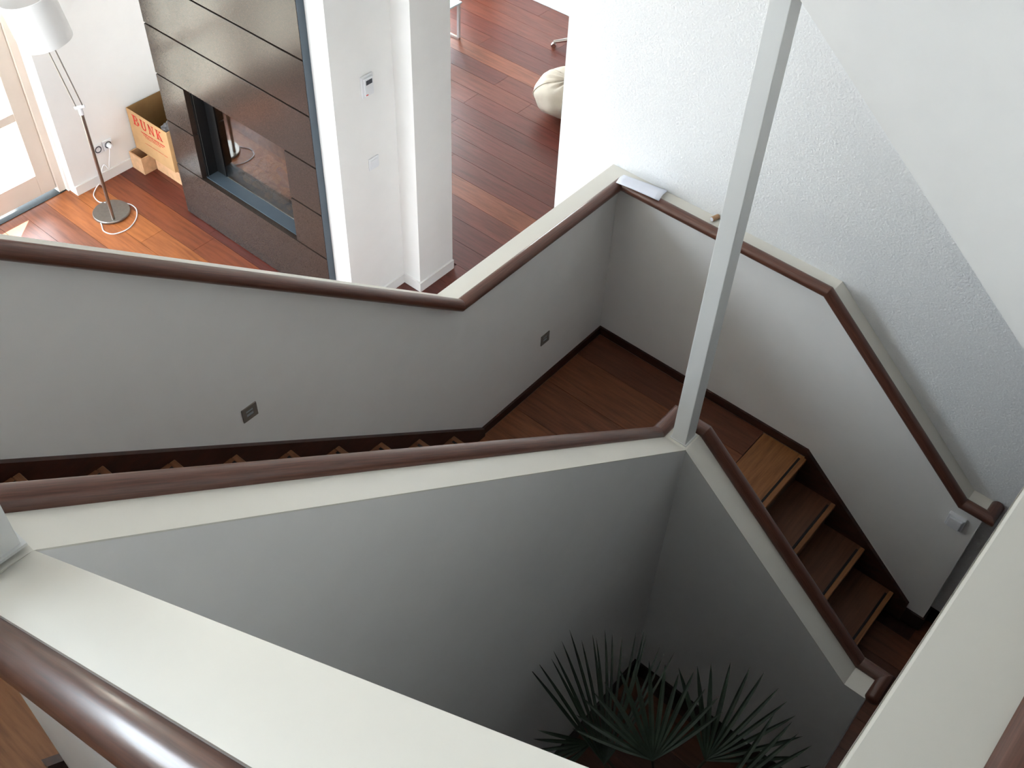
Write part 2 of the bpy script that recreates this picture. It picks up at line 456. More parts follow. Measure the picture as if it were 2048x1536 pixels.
TRC = [(.28, .115, .042, 1), (.25, .10, .038, 1), (.30, .125, .045, 1)]
fl1 = thing('stair_flight', (.54, 1.8, ZF), 'short lower stair flight of four steps descending from the landing', 'stairs')
xa, xb = .024, WX-TN-.024
for n in range(1, 4):
    y = 1.3515+G1*n; z = ZL-R1*n
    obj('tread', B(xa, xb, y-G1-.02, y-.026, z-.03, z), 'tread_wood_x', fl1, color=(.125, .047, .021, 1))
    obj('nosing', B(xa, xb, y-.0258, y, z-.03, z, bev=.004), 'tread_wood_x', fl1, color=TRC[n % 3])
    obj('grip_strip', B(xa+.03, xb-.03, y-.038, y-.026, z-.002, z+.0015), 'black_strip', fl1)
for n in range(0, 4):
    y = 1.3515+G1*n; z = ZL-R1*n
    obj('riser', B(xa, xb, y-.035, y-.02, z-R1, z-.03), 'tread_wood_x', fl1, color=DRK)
for x0 in (.0, WX-TN-.022):
    obj('stringer', PR([(1.338, 0), (1.338, ZL-.032), (1.28, ZL-.032), (1.28, -.35), (1.9, ZF), (2.11, ZF), (2.11, -P1*(2.11-1.338))], 'x', x0+.001, x0+.022), 'stringer_wood', fl1)

fl2 = thing('stair_flight', (2.3, .5, ZF), 'long stair flight rising to the left between two white walls', 'stairs')
ya, yb = .024, WY-TM-.024
for n in range(1, 10):
    x0 = 1.243+G2*(n-1); z = ZL+.03+R2*n
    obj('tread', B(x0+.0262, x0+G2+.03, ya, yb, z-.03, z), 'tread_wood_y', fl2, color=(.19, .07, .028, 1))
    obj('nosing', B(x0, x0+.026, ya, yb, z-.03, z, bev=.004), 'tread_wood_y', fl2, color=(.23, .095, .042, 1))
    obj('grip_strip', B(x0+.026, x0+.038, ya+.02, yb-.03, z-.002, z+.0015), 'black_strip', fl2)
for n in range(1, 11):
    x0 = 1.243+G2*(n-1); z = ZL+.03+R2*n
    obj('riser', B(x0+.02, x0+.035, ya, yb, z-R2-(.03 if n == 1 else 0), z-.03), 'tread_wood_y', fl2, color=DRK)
for y0 in (.0, WY-TM-.022):
    obj('stringer', PR([(1.005, 0), (1.005, ZL), (1.24, ZL-.2), (3.6, P2*(3.6-1.005)-.4), (3.6, P2*(3.6-1.005))], 'y', y0+.001, y0+.022), 'stringer_wood', fl2)
land2 = thing('stair_landing', (4.0, .55, Z2-.2), 'upper timber landing at the far left end of the long flight', 'landing')
obj('landing_base', B(3.36, 4.65, .004, WY-TM-.002, Z2-.2, Z2-.02), 'stringer_wood', land2)
obj('landing_board', B(3.35, 4.65, .004, WY-TM-.002, Z2-.02, Z2), 'tread_wood_y', land2, color=TRC[0])
fl3 = thing('stair_flight', (4.1, 1.7, Z2-.2), 'short upper stair flight at the lower left corner beside the foreground handrail', 'stairs')
for n in range(0, 4):
    y0 = 1.15+G1*n+.12; z = Z2+R1*(n+1)
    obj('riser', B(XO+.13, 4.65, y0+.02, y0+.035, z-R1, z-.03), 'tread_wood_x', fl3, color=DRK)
    if n < 3: obj('tread', B(XO+.13, 4.65, y0, y0+G1+.03, z-.03, z, bev=.004), 'tread_wood_x', fl3, color=TRC[n % 3])
obj('landing_board', B(XO+.13, 4.65, WY-TM, 1.31, Z2-.02, Z2), 'tread_wood_x', fl3, color=TRC[1])
obj('stringer', PR([(1.20, Z2+.06), (1.20, Z2-.18), (2.39, Z2+.6), (2.39, Z2+.06+P1*1.19)], 'x', XO+.109, XO+.128), 'stringer_wood', fl3)

# ------------------------------------------------------------------ handrails
def rail_mesh(path, a=.030, b=.027, n=20):
    """path: list of points of the rail centre; elliptical section, mitred joints"""
    bm = bmesh.new(); pts = [Vector(q) for q in path]; uv = bm.loops.layers.uv.new('grain'); run = 0.0
    dirs = [(q-p_).normalized() for p_, q in zip(pts, pts[1:])]
    prof = [(a*math.cos(2*math.pi*k/n), b*math.sin(2*math.pi*k/n)) for k in range(n)]
    for i, d in enumerate(dirs):
        side = d.cross(Vector((0, 0, 1))).normalized(); upp = side.cross(d)
        def ring(pt, nrm):
            out = []
            for u, v in prof:
                q = pt + side*u + upp*v
                q = q - d*((q-pt).dot(nrm)/d.dot(nrm))
                out.append(bm.verts.new(q))
            return out
        n0 = d if i == 0 else (dirs[i-1]+d).normalized()
        n1 = d if i == len(dirs)-1 else (d+dirs[i+1]).normalized()
        A = ring(pts[i], n0); C = ring(pts[i+1], n1)
        ln = (pts[i+1]-pts[i]).length
        for k in range(n):
            f = bm.faces.new((A[k], A[(k+1) % n], C[(k+1) % n], C[k]))
            for lp, uvc in zip(f.loops, ((run, k/n), (run, (k+1)/n), (run+ln, (k+1)/n), (run+ln, k/n))):
                lp[uv].uv = uvc
        run += ln + .7
        for end, R_, sgn in ((i == 0, A, -1), (i == len(dirs)-1, C, 1)):
            if end:      # domed end
                c0 = pts[i] if sgn < 0 else pts[i+1]
                prev = R_
                for f, h in ((.86, .006), (.5, .0115)):
                    nr = [bm.verts.new(c0 + (v.co-c0)*f + d*sgn*h) for v in R_]
                    for k in range(n):
                        bm.faces.new((prev[k], prev[(k+1) % n], nr[(k+1) % n], nr[k]))
                    prev = nr
                bm.faces.new(prev)
    bmesh.ops.recalc_face_normals(bm, faces=bm.faces)
    return bm
RO, RZ = .022, .006          # rail centre: out from the wall face, above the cap
pathA = [(3.9, RO, lz(3.5)+RZ), (3.5, RO, lz(3.5)+RZ), (XC-.012, RO, HC+RZ), (RO, RO, HC+RZ), (RO, YC-.012, HC+RZ), (RO, YK-.01, zr+RZ), (RO, YE+RO, zr+RZ), (-WR+.02, YE+RO, zr+RZ)]
tag(obj('handrail', rail_mesh(pathA), 'rail_wood', smooth=True), 'brown timber handrail running round the landing along the two outer walls', 'handrail')
yi, xi = WY-TM-RO, WX-TN-RO
pathB = [(3.75, yi, ZO+P2*(3.75-XO)+RZ), (WX+.01, yi, HI+RZ), (xi, yi, HI+RZ), (xi, WY+.01, HI+RZ), (xi, YNK, zn+RZ), (xi, YNE+RO, zn+RZ), (WX-.012, YNE+RO, zn+RZ)]
tag(obj('handrail', rail_mesh(pathB), 'rail_wood', smooth=True), 'brown timber handrail bending behind the white post above the well walls', 'handrail')
xo = XO+.108+RO
def oz(y): return ZO+PO*(y-WY)
pathC = [(xo, 1.10, oz(1.10)-.036), (xo, 2.36, oz(2.36)-.036)]
tag(obj('handrail', rail_mesh(pathC, .032, .030), 'rail_wood', smooth=True), 'close-up glossy timber handrail in the lower left corner', 'handrail')
pathD = [(1.2, 2.398+RO, ZP-.012), (3.5, 2.398+RO, ZP-.012)]
tag(obj('handrail', rail_mesh(pathD), 'rail_wood', smooth=True), 'timber handrail behind the white guard wall at the lower right corner', 'handrail')

# ------------------------------------------------------------------ posts
def post(x0, x1, y0, y1, z0, z1, label):
    t = thing('post', ((x0+x1)/2, (y0+y1)/2, z0), label, 'post', 'white posts on the well corners')
    obj('shaft', B(x0, x1, y0, y1, z0, z1, bev=.0025), 'post_paint', t)
    obj('foot', B(x0-.006, x1+.004, y0-.006, y1+.006, z0, z0+.006), 'post_paint', t)
post(1.105, 1.176, 1.127, 1.192, HI, 2.868, 'tall slim white square post rising from the far corner of the well')
post(3.47, 3.54, 1.12, 1.194, ZO+.012, TOP, 'white square post cut off by the left edge of the picture')

# ------------------------------------------------------------------ fireplace
XS = .388
YR, YLf = -1.86, -3.375
OY0, OY1, OZ0, OZ1 = -3.09, -2.145, -.36, .347
fp = thing('fireplace', (.36, -2.6, ZF), 'tall fireplace clad in dark speckled polished stone panels', 'fireplace')
g = .0055
def slab(y0, y1, z0, z1):
    obj('stone_panel', B(XF+.012, XS, y0+(.0 if y0 == YLf else g), y1-(.0 if y1 == YR else g), z0+g, z1-g, bev=.0015), 'granite', fp)
slab(YLf, YR, ZF+.002, OZ0)
for y0, y1 in ((YLf, OY0), (OY1, YR)):
    slab(y0, y1, OZ0, -.008); slab(y0, y1, -.008, OZ1)
zz = OZ1
while zz < 3.2:
    slab(YLf, YR, zz, zz+.357); zz += .357
bm = bmesh.new()      # carcass behind the panels with the opening
for y0, y1, z0, z1 in ((YLf+.004, OY0, OZ0, OZ1), (OY1, YR-.004, OZ0, OZ1), (YLf+.004, YR-.004, ZF+.002, OZ0), (YLf+.004, YR-.004, OZ1, zz-.01)):
    box(bm, XF+.001, XF+.013, y0, y1, z0, z1)
obj('backing', bm, 'black_metal', fp)
obj('side_panel', B(XF+.001, XS-.003, YR-.0005, YR+.004, ZF+.002, zz-.01), 'firebox_ledge', fp)
XG = .262
# the opening is cut out of the chimney breast
bpy.data.objects.remove(bpy.data.objects['wall_chimney'], do_unlink=True)
bm = bmesh.new()
for y0, y1, z0, z1 in ((-3.37, OY0-.001, ZF-.1, TOP), (OY1+.001, YF, ZF-.1, TOP), (OY0-.001, OY1+.001, ZF-.1, OZ0-.001), (OY0-.001, OY1+.001, OZ1+.001, TOP)):
    box(bm, -.136, XF, y0, y1, z0, z1)
struct('wall_chimney', bm, 'wall_paint', 'white chimney breast carrying the stone fireplace', 'wall')
bm = bmesh.new()
t = .004
box(bm, XG, XF, OY0, OY0+t, OZ0, OZ1); box(bm, XG, XF, OY1-t, OY1, OZ0, OZ1)
box(bm, XG, XF, OY0, OY1, OZ1-t, OZ1)
box(bm, XG-.012, XG, OY0, OY0+.095, OZ0, OZ1)
obj('firebox_frame', bm, 'black_metal', fp)
obj('firebox_ledge', B(XG, XF+.02, OY0+t, OY1-t, OZ0, OZ0+.006), 'firebox_ledge', fp)
bm = bmesh.new()
bx0 = -.12
box(bm, bx0, bx0+.01, OY0, OY1, OZ0, OZ1); box(bm, bx0, XG-.012, OY0, OY0+t, OZ0, OZ1); box(bm, bx0, XG-.012, OY1-t, OY1, OZ0, OZ1)
box(bm, bx0, XG-.012, OY0, OY1, OZ1-t, OZ1); box(bm, bx0, XG-.012, OY0, OY1, OZ0, OZ0+.005)
obj('firebox_lining', bm, 'firebox_lining', fp)
obj('glass_pane', B(XG-.008, XG-.003, OY0+.095, OY1-t, OZ0+.006, OZ1-t), 'fire_glass', fp)
bm = bmesh.new()      # bed of pebbles and ash
rb = random.Random(11)
for i in range(230):
    r_ = rb.uniform(.014, .034)
    c = Vector((rb.uniform(bx0+.05, XG-.05), rb.uniform(OY0+.13, OY1-.06), OZ0+.012))
    c.z += rb.uniform(0, .03+.16*max(0, (c.y-OY0-.25)/.7)*max(.2, 1-abs(c.x-.02)/.2))
    s = bmesh.ops.create_icosphere(bm, subdivisions=1, radius=r_)
    for v in s['verts']:
        v.co = Vector((v.co.x*rb.uniform(.8, 1.2), v.co.y*rb.uniform(.9, 1.4), v.co.z*.7)) + c
o = obj('ember_bed', bm, 'ember', fp); o['kind'] = 'stuff'
bm = bmesh.new()
for i, (yy, a) in enumerate(((-2.55, .5), (-2.42, -.4), (-2.3, .9))):
    d = Vector((math.sin(a)*.1, math.cos(a)*.14, .02))
    c = Vector((.10, yy, OZ0+.13))
    tube(bm, [c-d, c, c+d], [.022, .028, .02], 8)
obj('log', bm, 'grey_lump', fp)

# ------------------------------------------------------------------ garden door
def leaf(n, xa, xb, label):
    y0, y1 = -4.30, -4.255
    ztop = 1.42
    st = .118
    d = bpy.data.objects.new('door_%d' % n, None); COL.objects.link(d); d.location = (xa, -4.28, ZF); d['_w'] = [xa, -4.28, ZF]
    d['kind'] = 'structure'; d['label'] = label; d['category'] = 'door'
    obj('stile', B(xa, xa+st, y0, y1, ZF+.04, ztop, bev=.003), 'door_paint', d)
    obj('stile', B(xb-st, xb, y0, y1, ZF+.04, ztop, bev=.003), 'door_paint', d)
    obj('bottom_rail', B(xa+st, xb-st, y0, y1, ZF+.04, -.585, bev=.003), 'door_paint', d)
    obj('top_rail', B(xa+st, xb-st, y0, y1, ztop-.11, ztop, bev=.003), 'door_paint', d)
    zs = [-.585, -.129, -.066, .39, .453, .86, .92, ztop-.11]
    for k in range(3):
        obj('glazing_bar', B(xa+st, xb-st, y0+.008, y1-.004, zs[2*k+1], zs[2*k+2], bev=.003), 'door_paint', d)
    for k in range(4):
        obj('pane', B(xa+st, xb-st, -4.285, -4.281, zs[2*k], zs[2*k+1]), 'pane_glass', d)
    return d
leaf(1, .887, 1.75, 'cream painted glazed garden door at the upper left')
leaf(2, 1.76, 2.63, 'second cream glazed garden door leaf')
bm = bmesh.new()
box(bm, .830, .882, -4.34, -4.235, ZF+.005, 1.5); box(bm, 2.635, 2.70, -4.34, -4.235, ZF+.005, 1.5); box(bm, .882, 2.635, -4.34, -4.235, 1.43, 1.5)
struct('trim_1', bm, 'door_paint', 'cream door frame at the garden door', 'door frame')
struct('trim_2', B(.816, 2.7, -4.44, -4.225, ZF-.05, ZF+.004), 'sill_stone', 'dark grey stone threshold of the garden door', 'threshold')
struct('trim_3', B(.812, .830, -4.34, -4.2, ZF+.004, WH), 'skirting_white', 'white reveal lining beside the garden door', 'trim')
def window(n, xa, xb, za, zb, y, label, inside=1):
    d = bpy.data.objects.new('window_%d' % n, None); COL.objects.link(d); d.location = (xa, y, za); d['_w'] = [xa, y, za]
    d['kind'] = 'structure'; d['label'] = label; d['category'] = 'window'
    s = .06
    for a in ((xa, xa+s, za, zb), (xb-s, xb, za, zb), (xa+s, xb-s, za, za+s), (xa+s, xb-s, zb-s, zb)):
        obj('frame_bar', B(a[0], a[1], y-.03, y+.03, a[2], a[3], bev=.003), 'door_paint', d)
    obj('pane', B(xa+s, xb-s, y-.003, y+.003, za+s, zb-s), 'pane_glass', d)
window(4, -3.45, -1.35, ZF+.12, 1.3, -4.28, 'window of the room with the beanbag')
window(1, 2.4, 3.6, 3.6, 4.65, YW+.1, 'window of the upper hall')
window(3, 3.3, 5.9, 2.1, 4.4, -4.28, 'high window of the living room')
# outside
tag(obj('terrace_ground', B(-14, 16, -18, -4.44, ZF-.3, ZF-.06), 'terrace'), 'sunlit pale terrace outside the garden door', 'terrace')['kind'] = 'structure'
tag(obj('sun_blocker', B(-7.0, -1.25, -6.6, -4.44, 2.35, 2.5), 'wall_paint'), 'unseen white slab added outside to keep sun off the far room window', 'sun_blocker')['kind'] = 'structure'  # unseen slab added to block the sun from the far room window

# ------------------------------------------------------------------ floor lamp
lb = Vector((.768, -3.765, ZF)); pb = Vector((.812, -3.675, ZF))
lamp = thing('floor_lamp', tuple(lb), 'slim steel floor lamp with white drum shade and round base', 'lamp')
obj('base', lathe(bmesh.new(), lb, [(0, 0), (.128, 0), (.132, .004), (.132, .016), (.128, .021), (0, .021)], 40), 'brushed_steel', lamp, smooth=True)
zp = .90
obj('pole', tube(bmesh.new(), [pb+Vector((0, 0, .02)), pb+Vector((0, 0, zp))], .0115, 12), 'brushed_steel', lamp, smooth=True)
obj('joint', lathe(bmesh.new(), pb+Vector((0, 0, zp-.005)), [(0, 0), (.015, 0), (.015, .05), (0, .05)], 14), 'white_plastic', lamp, smooth=True)
lv = Vector((.618, -.786, 0))
nd = (Vector((0, 0, 1)) + lv*.17).normalized()
j0 = pb+Vector((0, 0, zp+.05)); sd = nd.cross(Vector((-.6, -.5, -.6))).normalized()
j1 = j0+nd*.60
bm = bmesh.new()
for s in (-1, 1):
    tube(bm, [j0+sd*s*.022, j1+sd*s*.022], .0045, 8)
obj('arm', bm, 'brushed_steel', lamp, smooth=True)
obj('hinge', tube(bmesh.new(), [j0-sd*.034, j0+sd*.034], .011, 10), 'white_plastic', lamp, smooth=True)
sc = j0+nd*.48
bm = bmesh.new()
rs0, rs1, hs = .165, .165, .30
lathe(bm, sc, [(rs0, 0), (rs1, hs), (rs1-.004, hs), (rs0-.004, 0), (rs0, 0)], 48, nd)
obj('shade', bm, 'shade_fabric', lamp, smooth=True)
bm = bmesh.new(); c = sc+nd*.12
for a in range(3):
    d = Matrix.Rotation(a*2.094, 3, nd) @ sd
    tube(bm, [c, c+d*(rs0-.003)], .002, 6)
obj('shade_ring', bm, 'black_metal', lamp)
obj('bulb', lathe(bmesh.new(), sc+nd*.1, [(0, 0), (.015, .0), (.03, .05), (.02, .08), (0, .09)], 16, nd), 'white_plastic', lamp, smooth=True)
cable = smooth_path([(.86, -3.80, ZF+.012), (.90, -3.70, ZF+.004), (.93, -3.63, ZF+.004), (.90, -3.555, ZF+.004), (.80, -3.53, ZF+.004), (.70, -3.575, ZF+.004), (.63, -3.66, ZF+.004), (.62, -3.74, ZF+.004), (.65, -3.80, ZF+.004), (.70, -3.87, ZF+.004)])
obj('cord', tube(bmesh.new(), cable, .004, 8), 'white_plastic', lamp, smooth=True)
bm = bmesh.new()
cb2 = smooth_path([(.74, -3.87, ZF+.02), (.76, -3.93, ZF+.01), (.74, -4.02, ZF+.006), (.69, -4.07, ZF+.01), (.66, -4.05, ZF+.05), (.62, -4.08, ZF+.01), (.60, -4.09, ZF+.09), (.56, -4.10, ZF+.14), (.545, -4.09, ZF+.13), (.53, -4.09, ZF+.10), (.51, -4.09, ZF+.16), (.49, -4.09, ZF+.22), (.475, -4.095, ZF+.265)])
obj('cord', tube(bm, cb2, .004, 8), 'white_plastic', lamp, smooth=True)

# sockets on the garden wall
def socket(x, z, label):
    t = thing('wall_socket', (x, YI, z), label, 'socket', 'wall sockets beside the garden door')
    obj('plate', B(x-.04, x+.04, YI+.0005, YI+.012, z, z+.08, bev=.003), 'white_plastic', t)
    obj('socket_well', lathe(bmesh.new(), (x, YI+.012, z+.04), [(.019, .001), (.021, .004), (.026, .004), (.028, .001)], 24, Vector((0, 1, 0))), 'display', t, smooth=True)
socket(.56, ZF+.235, 'white round-holed wall socket nearer the floor lamp')
socket(.475, ZF+.235, 'white wall socket with a plug, nearer the cardboard box')
pl = thing('plug', (.475, YI+.013, ZF+.25), 'white mains plug in the wall socket beside the cardboard box', 'plug')
obj('plug_body', lathe(bmesh.new(), (.475, YI+.017, ZF+.275), [(0, 0), (.018, 0), (.018, .02), (.009, .04), (0, .04)], 16, Vector((0, 1, 0))), 'white_plastic', pl, smooth=True)

# ------------------------------------------------------------------ crates and cardboard box
def open_box(t, name, x0, x1, y0, y1, z0, z1, w, mat, inner=None):
    obj('bottom', B(x0+w, x1-w, y0+w, y1-w, z0, z0+w), inner or mat, t)
    obj('front_panel', B(x1-w, x1, y0, y1, z0, z1), mat, t)
    obj('back_panel', B(x0, x0+w, y0, y1, z0, z1), inner or mat, t)
    obj('side_panel', B(x0+w, x1-w, y0, y0+w, z0, z1), inner or mat, t)
    obj('side_panel', B(x0+w, x1-w, y1-w, y1, z0, z1), mat, t)
c1 = thing('wooden_crate', (.27, -4.03, ZF), 'small square pale wooden crate against the white wall', 'crate')
open_box(c1, 'c', .19, .332, -4.105, -3.955, ZF+.001, ZF+.142, .009, 'crate_wood')
c2 = thing('wooden_crate', (.15, -3.75, ZF), 'long low pale wooden crate under the cardboard box', 'crate')
open_box(c2, 'c', -.05, .225, -3.945, -3.45, ZF+.001, ZF+.112, .009, 'crate_wood')
ZB = ZF+.143
bk = thing('cardboard_box', (.1, -3.85, ZB), 'open brown cardboard box with red lettering standing on wooden crates', 'box')
bx1, by0, by1, bz1 = .262, -4.108, -3.64, ZB+.345
open_box(bk, 'b', -.06, bx1, by0, by1, ZB, bz1, .005, 'cardboard', 'cardboard_inside')
# lettering BUNK: block letters with serifs, in the plane of the front panel
def letter(bm, ch, u0, v0, w, h):
    s = w*.26; th = h*.10
    def q(pts):
        vsx = [bm.verts.new((bx1+.0012, u0+a*w, v0+b*h)) for a, b in pts]
        bm.faces.new(vsx)
    def r(a0, a1, b0, b1): q([(a0, b0), (a1, b0), (a1, b1), (a0, b1)])
    if ch == 'B':
        r(.12, .38, 0, 1); r(0, .12, 0, .09); r(0, .12, .91, 1); r(.38, .75, .89, 1); r(.38, .75, .47, .57); r(.38, .8, 0, .1)
        q([(.68, .57), (.9, .64), (.9, .84), (.68, .92)]); q([(.72, .1), (1, .17), (1, .42), (.72, .5)])
    elif ch == 'U':
        r(.1, .35, .2, 1); r(0, .45, .92, 1); r(.72, .88, .2, 1); r(.6, 1, .92, 1); q([(.1, .2), (.3, .0), (.7, .0), (.88, .2), (.72, .22), (.6, .11), (.42, .11), (.35, .22)])
    elif ch == 'N':
        r(.1, .24, .0, 1); r(0, .36, 0, .08); r(.74, .88, 0, 1); r(.62, 1, .92, 1); q([(.0, 1), (.3, 1), (.88, .0), (.72, .0)])
    elif ch == 'K':
        r(.12, .38, 0, 1); r(0, .5, 0, .08); r(0, .5, .92, 1); q([(.38, .45), (.38, .55), (.75, 1), (.9, 1)]); q([(.42, .55), (.6, .65), (1, 0), (.72, 0)])
        r(.62, 1, .92, 1); r(.62, 1.04, 0, .08)
bm = bmesh.new()
u = by0+.058
for ch in 'BUNK':
    letter(bm, ch, u, bz1-.112, .070, .085); u += .090
obj('lettering', bm, 'red_print', bk)
bm = bmesh.new()
for a0, a1, zt, hh in ((.13, .42, .140, .011), (.15, .40, .160, .007), (.17, .36, .176, .005), (.15, .42, .235, .004)):
    n_ = int((a1-a0)/.014)
    for k in range(n_):
        y_ = by0+a0+k*.014
        box(bm, bx1+.0006, bx1+.0012, y_, y_+(.0105 if (k*7) % 5 else .006), bz1-zt-hh, bz1-zt)
obj('small_print', bm, 'red_print', bk)['kind'] = 'stuff'
bm = bmesh.new()
rb = random.Random(5)
for k in range(5):
    s = bmesh.ops.create_icosphere(bm, subdivisions=2, radius=.035)
    c = Vector((bx1-.06+rb.uniform(-.03, .02), by1-.06+rb.uniform(-.03, .02), bz1-.03+rb.uniform(-.03, .03)))
    for v in s['verts']:
        v.co = v.co*(1+.35*math.sin(v.co.x*190+k)*math.cos(v.co.y*150)) + c
bm2 = bm
box(bm2, bx1-.1, bx1-.03, by1-.1, by1-.03, ZB+.006, bz1-.04)
tag(obj('crumpled_bag', bm2, 'grey_lump'), 'dark grey crumpled bag poking out of the cardboard box', 'bag')

# ------------------------------------------------------------------ wall fittings
def flush_light(x, z, label):
    t = thing('step_light', (x, 0, z), label, 'wall light', 'recessed step lights in the stair wall')
    s = .033
    bm = bmesh.new()
    for a in ((x-s, x+s, z-s, z-s+.017), (x-s, x+s, z+s-.017, z+s), (x-s, x-s+.017, z-s+.017, z+s-.017), (x+s-.017, x+s, z-s+.017, z+s-.017)):
        box(bm, a[0], a[1], .0005, .005, a[2], a[3])
    obj('frame', bm, 'light_frame', t)
    obj('lens', B(x-s+.017, x+s-.017, .0005, .002, z-s+.017, z+s-.017), 'lens_glass', t)
    obj('louvre', B(x-s+.019, x+s-.019, .002, .004, z-.002, z+.004), 'light_frame', t)
flush_light(2.311, 1.243, 'small square steel step light above the long flight')
flush_light(.521, .287, 'small square steel step light above the landing')

t = thing('light_switch', (0, 2.11, .06), 'white surface-mounted switch on the ledge wall below the handrail end', 'switch')
obj('housing', B(.0005, .022, 2.066, 2.150, .062, .146, bev=.004), 'white_plastic', t)
obj('rocker', B(.022, .034, 2.076, 2.140, .072, .136, bev=.004), 'white_plastic', t)

t = thing('thermostat', (.079, YF, .80), 'white wall thermostat with small grey display on the chimney side', 'thermostat')
obj('plate', B(.035, .127, YF+.0005, YF+.012, .772, .908, bev=.003), 'white_plastic', t)
obj('housing', B(.047, .115, YF+.012, YF+.026, .785, .897, bev=.004), 'white_plastic', t)
obj('display', B(.058, .104, YF+.026, YF+.028, .858, .885), 'display', t)
obj('logo', B(.094, .110, YF+.026, YF+.0275, .792, .798), 'red_print', t)
t = thing('light_switch', (.073, YF, .26), 'white flush switch below the thermostat on the chimney side', 'switch')
obj('plate', B(.03, .112, YF+.0005, YF+.009, .262, .344, bev=.003), 'white_plastic', t)
obj('rocker', B(.044, .098, YF+.009, YF+.013, .276, .330, bev=.002), 'white_plastic', t)

# ------------------------------------------------------------------ paper and cork
PA, PB, PC, PD = (.066, .026), (.042, .262), (-.087, .228), (-.046, -.004)
bm = bmesh.new()
def sheet(dz, curl, sh):
    pts = []
    n = 8
    A_ = Vector((PA[0]+sh, PA[1], 1.037)); B_ = Vector((PB[0]+sh*.5, PB[1], 1.036)); Cc = Vector((PC[0]+sh*.4, PC[1], 1.004)); D_ = Vector((PD[0]+sh, PD[1], 1.004))
    grid = []
    for i in range(n+1):
        for j in range(n+1):
            s_, t_ = i/n, j/n
            q = (A_*(1-s_)+B_*s_)*(1-t_)+(D_*(1-s_)+Cc*s_)*t_
            q.z = (1.0365 if t_ < .4 else 1.0365-.0305*(t_-.4)/.6)
            q.z += dz + curl*math.sin(math.pi*s_)*.004*(1-t_)
            grid.append(bm.verts.new(q))
    for i in range(n):
        for j in range(n):
            a = i*(n+1)+j
            bm.faces.new((grid[a], grid[a+n+1], grid[a+n+2], grid[a+1]))
sheet(.003, .6, 0); sheet(.0065, 1.0, .004)
o = obj('folded_paper', bm, 'paper', smooth='all')
sm = o.modifiers.new('thick', 'SOLIDIFY'); sm.thickness = .0008
tag(o, 'folded white sheet of paper lying on the handrail corner', 'paper')
ck = thing('cork', (-.05, .52, HC), 'small brown cork lying on the ledge beside the white post', 'cork')
d = Vector((-.62, .78, 0)).normalized(); d = Vector((-.9, .25, 0)).normalized()
c0 = Vector((-.046, .512, HC+.0125))
obj('body', lathe(bmesh.new(), c0, [(0, 0), (.0115, 0), (.0125, .003), (.0125, .039), (.0115, .042), (0, .042)], 20, d), 'cork', ck, smooth=True)
obj('end_face', lathe(bmesh.new(), c0-d*.0006, [(0, 0), (.0105, 0), (.0105, .0006)], 20, d), 'paper', ck)

# ------------------------------------------------------------------ far room things
tb = thing('side_table', (-2.4, -3.8, ZF), 'pale glass-topped low table with slim metal legs behind the wall pier', 'table')
tx0, ty1 = -2.745, -3.545
zt = ZF+.345
for (lx, ly) in ((tx0, ty1-.022), (tx0+.68, ty1-.022), (tx0, ty1-.50), (tx0+.68, ty1-.50)):
    obj('leg', B(lx, lx+.022, ly, ly+.022, ZF+.022, zt), 'table_metal', tb)
for lx in (tx0, tx0+.68):
    obj('foot_bar', B(lx, lx+.022, ty1-.50, ty1, ZF+.001, ZF+.022), 'chrome', tb)
obj('top', B(tx0-.01, tx0+.72, ty1-.52, ty1+.01, zt, zt+.014, bev=.002), 'glass_white', tb)

bm = bmesh.new()
bmesh.ops.create_uvsphere(bm, u_segments=48, v_segments=28, radius=1)
bc = Vector((-2.52, -2.14, ZF))
for v in bm.verts:
    a = math.atan2(v.co.y, v.co.x); h = v.co.z
    wr_ = 1 + .02*math.sin(9*a+3*h) + .025*math.sin(5*a-6*h)
    zc = (h+1)/2
    r_ = .30*wr_*(1+.05*math.cos(2*a))
    top_ = max(0, h-.55)
    z_ = .34*(zc**.85) - .10*top_*top_*2.2 + .012*math.sin(14*a)*top_*2
    v.co = bc + Vector((v.co.x*r_, v.co.y*r_, max(z_, 0.001)))
bean = thing('beanbag', tuple(bc), 'beige fabric beanbag half hidden behind the plaster wall', 'beanbag')
obj('cushion', bm, 'beanbag', bean, smooth='all')
bm = bmesh.new()
for k in range(6):
    a0 = k*math.pi/3+.4; pts = []
    for i in range(13):
        h = -.8+1.7*i/12; rr = math.sqrt(max(0, 1-h*h)); zc = (h+1)/2; top_ = max(0, h-.55)
        a = a0
        wr_ = 1 + .02*math.sin(9*a+3*h) + .025*math.sin(5*a-6*h)
        r_ = .302*wr_*(1+.05*math.cos(2*a))
        pts.append(bc+Vector((rr*math.cos(a)*r_, rr*math.sin(a)*r_, .34*(zc**.85)-.22*top_*top_+.012*math.sin(14*a)*top_*2+.001)))
    tube(bm, pts, .0035, 6)
obj('seam', bm, 'beanbag', bean)

